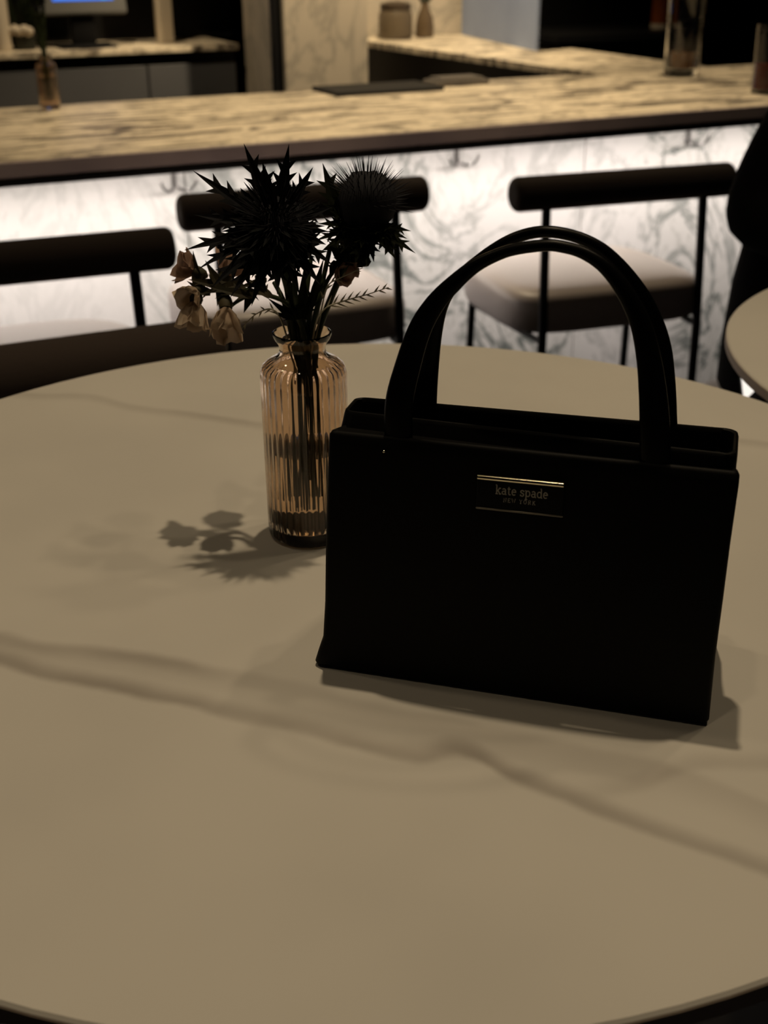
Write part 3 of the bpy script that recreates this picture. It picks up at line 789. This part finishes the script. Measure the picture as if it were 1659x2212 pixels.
fern('short feathery sprig just above the low right one', [Vector((.0, .004, .10)), Vector((.010, -.002, .142)), cv(55, 20, .004), cv(80, 0, .004), cv(128, -22, .004)], 6, .005, .0006, 2)
fern('wispy sprig curving out low on the left of the bunch', [Vector((-.002, -.004, .10)), Vector((-.010, -.006, .142)), cv(-55, 60, .012), cv(-95, 62, .012), cv(-128, 88, .012)], 9, .006, .0007, 3)
gr = thing('leafy_stems', 'bundle of dark green leafy stems filling the vase neck', 'greenery', VB)
for k, (dx, dy, tw) in enumerate(((-35, -60, .004), (-15, -70, .0), (22, -40, .002), (40, -10, -.002), (-55, 0, .006), (62, -75, -.004), (-10, -20, .012))):
    ba, br = k * 2.4, .003 + .0009 * k
    nx, ny = br * math.cos(ba), br * math.sin(ba) * .8
    lx_, ly_ = 1.55 * br * math.cos(ba + 2.6), 1.55 * br * math.sin(ba + 2.6)
    stem('stem', [Vector((lx_, ly_, .018 + .004 * (k % 4))), Vector((.4 * lx_ + .6 * nx, .4 * ly_ + .6 * ny, .10)), Vector((nx, ny, .138)), cv((nx / PXM * .5 + dx) / 2, 45, tw * .6), cv(dx, dy, tw)], .0019, M_STEM, gr)
for (x0, y0, x1, y1, w) in ((-40, -10, 0, 82, .007), (-70, 30, -8, 82, .006), (40, 0, 12, 82, .006), (30, 30, 10, 82, .006), (-20, 0, 0, 82, .008), (-60, 60, -10, 82, .005), (10, -20, 5, 80, .008), (50, -40, 22, 60, .006)):
    leaflet(gr, cv(x1, y1, .005), cv(x0, y0, .008), w, M_BRACT2)

# ------------------------------------------------------------------ things on the bar
# second amber vase far left on the counter
V2 = P(.648, 3.53, 1.0005)
vase2 = thing('bud_vase', 'far amber glass bud vase on the left end of the bar', 'vase', V2)
o = bpy.data.objects.new('bottle', vase.children[0].data); COL.objects.link(o); o.parent = vase2
sp3 = thing('leafy_stems', 'blurred dark green stems in the far vase on the bar', 'greenery', V2)
for k in range(5):
    dx = (k - 2) * .004
    stem('stem', [Vector((dx * .8, 0, .03)), Vector((dx * .5, 0, .14)), Vector((dx * 1.2, .003 * (k % 2), .20)), Vector((dx * 2.4, 0, .27 + .01 * k))], .0032, M_STEM, sp3)
for k in range(9):
    z = .15 + .016 * k; s = 1 if k % 2 else -1
    obj('leaf', bract_bm(Vector((0, 0, z)), Vector((s * .020, -.004, z + .03)), .011, Vector((0, -1, .3)), 1), M_BRACT2, sp3)
for k in range(7):
    a = k * .9
    obj('bract', bract_bm(Vector((0, 0, .27)), Vector((.028 * math.cos(a), -.01, .275 + .028 * math.sin(a))), .013, Vector((0, -1, 0)), 2), M_BRACT, sp3)
mat_o = in_bar(obj('bar_mat', newbox(1.455, 1.81, 3.41, 3.61, 1.0005, 1.012, .003), M_RUBBER)); tag(mat_o, 'flat black rubber bar mat at the back edge of the counter', 'mat')
bm = newbox(1.83, 2.02, 3.50, 3.60, 1.0005, 1.016, .006, 3); box(bm, 1.85, 2.0, 3.505, 3.59, 1.0165, 1.024, .004, 2)
tw = in_bar(obj('folded_towel', bm, M_TOWEL)); tag(tw, 'small folded grey towel beside the black bar mat', 'towel')
# tall clear glass with dark drink
G = P(2.689, 3.40, 1.0005)
jug = thing('glass_carafe', 'tall clear glass carafe with dark amber liquor at its base', 'carafe', G)
bm = bmesh.new(); lathe(bm, [(.030, 0), (.054, .001), (.058, .006), (.058, .08), (.060, .16), (.062, .23), (.050, .28), (.032, .31), (.030, .36), (.033, .38), (.030, .38), (.027, .355), (.029, .31), (.047, .276), (.0585, .23), (.0565, .16), (.0545, .08), (.052, .03), (.03, .026)], 40)
autosmooth(obj('glass', bm, M_CLEAR, jug), 60)
bm = bmesh.new(); lathe(bm, [(.028, .0265), (.036, .030), (.043, .078), (.02, .078)], 32); autosmooth(obj('liquor', bm, M_LIQ, jug))
RG = P(2.60, 2.90, 1.0005)
rg = thing('drink_glass', 'tall glass of dark red drink at the far right of the bar', 'glass', RG)
bm = bmesh.new(); lathe(bm, [(.02, 0), (.034, .001), (.036, .006), (.038, .19), (.0355, .19), (.034, .012), (.02, .010)], 32); autosmooth(obj('glass', bm, M_CLEAR, rg), 60)
bm = bmesh.new(); lathe(bm, [(.02, .0105), (.0335, .013), (.0345, .085), (.02, .085)], 32); autosmooth(obj('drink', bm, M_RED, rg))
# return counter: jar and bottle
J = P(2.585, 5.36, 1.0005)
jar = thing('storage_jar', 'squat smoky jar with dark lid by the marble wall', 'jar', J)
bm = bmesh.new(); lathe(bm, [(.06, 0), (.075, .003), (.078, .015), (.078, .10), (.07, .12)], 32); autosmooth(obj('jar_body', bm, M_JAR, jar))
bm = bmesh.new(); lathe(bm, [(.068, .1205), (.07, .125), (.07, .15), (.03, .16)], 32); autosmooth(obj('lid', bm, M_LID, jar))
Bq = P(2.735, 5.36, 1.0005)
bt = thing('bottle', 'slim brown bottle holding a green sprig beside the smoky jar', 'bottle', Bq)
bm = bmesh.new(); lathe(bm, [(.03, 0), (.042, .003), (.043, .05), (.036, .09), (.02, .125), (.016, .15), (.012, .15)], 28); autosmooth(obj('bottle_body', bm, M_OLIVE, bt))
for k in range(5):
    a = k * 1.25
    obj('leaf', bract_bm(Vector((0, 0, .145)), Vector((.05 * math.cos(a), .03 * math.sin(a), .19)), .03, Vector((0, -.5, 1)), 1), M_LEAF, bt)
# orange bottle on a dark shelf at the back right
ok = thing('back_shelf', 'black low shelf along the dark wall behind the carafe', 'shelf')
ok.matrix_world = BARM
obj('shelf_board', newbox(3.3, 6.2, 5.1, 5.74, .97, 1.0), M_BLACK, ok)
obj('shelf_base', newbox(3.35, 6.15, 5.15, 5.74, 0, .969), M_BLACK, ok)
ob = thing('liqueur_bottle', 'orange liqueur bottle standing on the dark back shelf', 'bottle', P(4.03, 5.30, 1.0005))
bm = bmesh.new(); lathe(bm, [(.035, 0), (.044, .003), (.046, .02), (.046, .20), (.035, .24), (.016, .27), (.016, .33), (.01, .33)], 28); autosmooth(obj('bottle_body', bm, M_ORANGE, ob))
bm = bmesh.new(); lathe(bm, [(.0465, .0), (.0468, .001), (.0468, .022), (.0465, .024)], 28, cap0=False, cap1=False); autosmooth(obj('foot_band', bm, M_CREAM, ob))
# till screen
TL = P(1.21, 5.60, 1.0005)
pos = thing('till_terminal', 'till with glowing blue touch screen in grey surround on the back counter', 'till', TL, BA)
tm = Matrix.Translation((0, -.02, .13)) @ Matrix.Rotation(math.radians(-14), 4, 'X')
bm = newbox(-.19, .19, -.012, .012, 0, .30, .012, 3); bm.transform(tm); autosmooth(obj('surround', bm, M_BEZEL, pos), 50)
def screen_box(x0, x1, z0, z1, y, mt, nm, par, b=.0):
    bm = newbox(x0, x1, y - .002, y, z0, z1, b, 3) if b else newbox(x0, x1, y - .002, y, z0, z1)
    bm.transform(tm); return obj(nm, bm, mt, par)
scr = screen_box(-.125, .135, .055, .28, -.0125, M_SCREEN, 'screen', pos)
for r_ in range(3):
    for c_ in range(4):
        x = -.105 + c_ * .058; z = .064 + r_ * .07
        if c_ == 3 and r_ == 0: continue
        screen_box(x, x + .045, z, z + .055, -.0148, M_BUTTON, 'button', scr)
bm = bmesh.new(); lathe(bm, [(.036, 0), (.036, .002)], 28, Matrix.Translation((.093, -.0148, .094)) @ Matrix.Rotation(PI / 2, 4, 'X')); bm.transform(tm); obj('button', bm, M_CYAN, scr)['label'] = 'round cyan button'
bm = newbox(-.05, .05, .0, .05, 0, .16, .006); autosmooth(obj('stand', bm, M_BLACK, pos))
bm = newbox(-.12, .12, -.09, .10, 0, .012, .004); autosmooth(obj('base', bm, M_BLACK, pos))
# potted plant and cream canister far left
pp = thing('potted_plant', 'small potted plant with cream flowers beside the till', 'plant', P(.95, 5.60, 1.0005))
bm = bmesh.new(); lathe(bm, [(.035, 0), (.045, .002), (.055, .06), (.058, .062), (.052, .062), (.03, .05)], 24); autosmooth(obj('pot', bm, M_POT, pp))
for k in range(14):
    a = k * 2.4; r_ = .03 + .004 * (k % 5)
    obj('leaf', bract_bm(Vector((.3 * r_ * math.cos(a), .3 * r_ * math.sin(a), .06)), Vector((r_ * 1.6 * math.cos(a), r_ * 1.6 * math.sin(a), .16 + .012 * k)), .04, Vector((0, -1, .4)), 1), M_LEAF, pp)
for k in range(5):
    a = k * 1.3
    bm = bmesh.new(); bmesh.ops.create_icosphere(bm, subdivisions=2, radius=.020, matrix=Matrix.Translation((-.04 + .02 * k, -.05, .075 + .006 * (k % 2))))
    for v in bm.verts: v.co += Vector((random.uniform(-.003, .003),) * 3)
    obj('flower_cluster', bm, M_CREAM, pp, True)
cn = thing('candle_pillar', 'tall cream pillar candle left of the potted plant', 'candle', P(.862, 5.58, 1.0005))
bm = bmesh.new(); lathe(bm, [(.03, 0), (.034, .002), (.034, .26), (.03, .265), (.006, .262)], 24); autosmooth(obj('wax', bm, M_CREAM, cn))
bm = bmesh.new(); rod(bm, Vector((0, 0, .262)), Vector((0, 0, .28)), .0015, 6); obj('wick', bm, M_BLACK, cn)

# ------------------------------------------------------------------ person in black at the next table
def skin_obj(name, verts, edges, material, parent, root, sub=2, loc=None):
    me = bpy.data.meshes.new(name)
    me.from_pydata([v[0] for v in verts], edges, []); me.materials.append(material)
    o = bpy.data.objects.new(name, me); COL.objects.link(o); o.parent = parent
    md = o.modifiers.new('skin', 'SKIN'); md.use_smooth_shade = True; md.branch_smoothing = .6
    for i, v in enumerate(verts):
        sv = me.skin_vertices[0].data[i]; r = v[1]; sv.radius = r if isinstance(r, tuple) else (r, r); sv.use_root = (i == root)
    s = o.modifiers.new('sub', 'SUBSURF'); s.levels = sub; s.render_levels = sub
    return o
PX0 = Vector((.805, 1.74, 0))
per = thing('person', 'person in black seated beyond the next table, one elbow out', 'person', PX0)
# local axes: facing -y (towards the table); their right arm is on -x
B = [((0, .02, .86), (.15, .11)), ((0, .02, .98), (.13, .10)), ((0, .01, 1.12), (.135, .10)), ((0, .02, 1.27), (.135, .10)), ((0, .015, 1.35), .062), ((0, .0, 1.40), .052), ((0, -.02, 1.475), (.075, .09)), ((0, -.02, 1.555), (.07, .085)),
     ((-.150, .02, 1.32), .052), ((-.205, .0, 1.20), .046), ((-.285, -.03, 1.045), .045), ((-.15, -.20, 1.092), .036), ((-.105, -.25, 1.088), .030),
     ((.165, .02, 1.31), .058), ((.225, .0, 1.19), .052), ((.245, -.03, 1.085), .045), ((.15, -.24, 1.088), .036), ((.115, -.29, 1.086), .030),
     ((-.12, -.06, .855), .085), ((-.31, -.34, .845), .068), ((-.28, -.30, .45), .052), ((-.27, -.27, .36), .045),
     ((.10, -.06, .855), .085), ((.14, -.36, .845), .068), ((.13, -.33, .45), .052), ((.13, -.30, .36), .045)]
E_ = [(0, 1), (1, 2), (2, 3), (3, 4), (4, 5), (5, 6), (6, 7), (3, 8), (8, 9), (9, 10), (10, 11), (11, 12), (3, 13), (13, 14), (14, 15), (15, 16), (16, 17), (0, 18), (18, 19), (19, 20), (20, 21), (0, 22), (22, 23), (23, 24), (24, 25)]
skin_obj('body', B, E_, M_SKIN, per, 0)
CL = [(B[i][0], tuple(x + .018 for x in (B[i][1] if isinstance(B[i][1], tuple) else (B[i][1],) * 2))) for i in (0, 1, 2, 3, 4, 8, 9, 10, 11, 13, 14, 15, 16)]
skin_obj('jacket', CL, [(0, 1), (1, 2), (2, 3), (3, 4), (3, 5), (5, 6), (6, 7), (7, 8), (3, 9), (9, 10), (10, 11), (11, 12)], M_CLOTH, per, 0)
TR = [((0, .02, .90), (.165, .125))] + [(B[i][0], B[i][1] + .012) for i in (18, 19, 20, 21, 22, 23, 24, 25)]
skin_obj('trousers', TR, [(0, 1), (1, 2), (2, 3), (3, 4), (0, 5), (5, 6), (6, 7), (7, 8)], M_CLOTH, per, 0)
for s in (-1, 1):
    hx = -.105 if s < 0 else .115; hy = -.25 if s < 0 else -.29
    fv = [((hx, hy, 1.084), (.024, .016)), ((hx + .02 * -s * 1, hy - .055, 1.080), (.032, .013))]
    fe = [(0, 1)]
    for k in range(4):
        ox = (k - 1.5) * .019; L = (.062, .074, .070, .055)[k]
        i0 = len(fv)
        fv += [((hx - .02 * s + ox, hy - .085, 1.079), .0095), ((hx - .02 * s + ox * 1.1, hy - .085 - L * .55, 1.080), .0085), ((hx - .02 * s + ox * 1.1, hy - .085 - L, 1.073), .0072)]
        fe += [(1, i0), (i0, i0 + 1), (i0 + 1, i0 + 2)]
    i0 = len(fv)
    fv += [((hx - .02 * s - .034 * s, hy - .035, 1.078), .011), ((hx - .02 * s - .052 * s, hy - .065, 1.075), .0085)]
    fe += [(0, i0), (i0, i0 + 1)]
    skin_obj('hand', fv, fe, M_SKIN, per, 0)
bm = bmesh.new(); rings = []
for z, rx, ry in ((.79, .285, .19), (.86, .285, .185), (.95, .280, .17), (1.03, .268, .15), (1.08, .225, .135), (1.14, .16, .11)):
    rings.append([Vector((rx * math.copysign(abs(math.cos(2 * PI * k / 28)) ** .8, math.cos(2 * PI * k / 28)), .02 + ry * math.sin(2 * PI * k / 28) * (1 + .06 * math.sin(6 * PI * k / 28)), z)) for k in range(28)])
autosmooth(obj('coat_skirt', loft(bm, rings), M_CLOTH, per), 80)
for s in (-1, 1):
    bm = bmesh.new(); loft(bm, [rrect((-.27 if s < 0 else .13) - .045, s * .13 + .045, -.46, -.24, .04, .305), rrect((-.27 if s < 0 else .13) - .045, s * .13 + .045, -.46, -.24, .04, .33), rrect((-.27 if s < 0 else .13) - .04, s * .13 + .04, -.44, -.25, .038, .36), rrect((-.27 if s < 0 else .13) - .035, s * .13 + .035, -.36, -.26, .034, .40)])
    autosmooth(obj('shoe', bm, M_BLACK, per), 50)
bm = bmesh.new(); bmesh.ops.create_uvsphere(bm, u_segments=24, v_segments=16, radius=1.0)
for v in bm.verts: v.co = Vector((v.co.x * .092, v.co.y * .108 + .012, v.co.z * .105 + 1.565))
bmesh.ops.delete(bm, geom=[v for v in bm.verts if v.co.y < -.03 and v.co.z < 1.632], context='VERTS')
autosmooth(obj('hair', bm, M_HAIR, per), 80)
bm = bmesh.new(); tube(bm, [(0, -.100, 1.525), (0, -.120, 1.497), (0, -.102, 1.487)], lambda f: .009 + .004 * f, 8); autosmooth(obj('nose', bm, M_SKIN, per), 80)
for s in (-1, 1):
    bm = bmesh.new(); bmesh.ops.create_icosphere(bm, subdivisions=2, radius=.011, matrix=Matrix.Translation((s * .032, -.088, 1.527))); obj('eye', bm, M_CREAM, per, True)
bm = bmesh.new(); tube(bm, [(-.022, -.090, 1.455), (0, -.099, 1.455), (.022, -.090, 1.455)], .006, 8); autosmooth(obj('mouth', bm, M_PINK, per), 80)
# lit phone on the lap
ph = thing('smartphone', 'phone with glowing white screen on the lap of the person in black', 'phone', (.503, 1.50, .905), -.3)
ph.rotation_euler = (.5, -.35, -.3)
obj('phone_case', newbox(-.036, .036, -.075, .075, -.004, .004, .003, 2), M_BLACK, ph)
obj('screen', newbox(-.033, .033, -.071, .071, .0041, .0048), M_PHONE, ph)
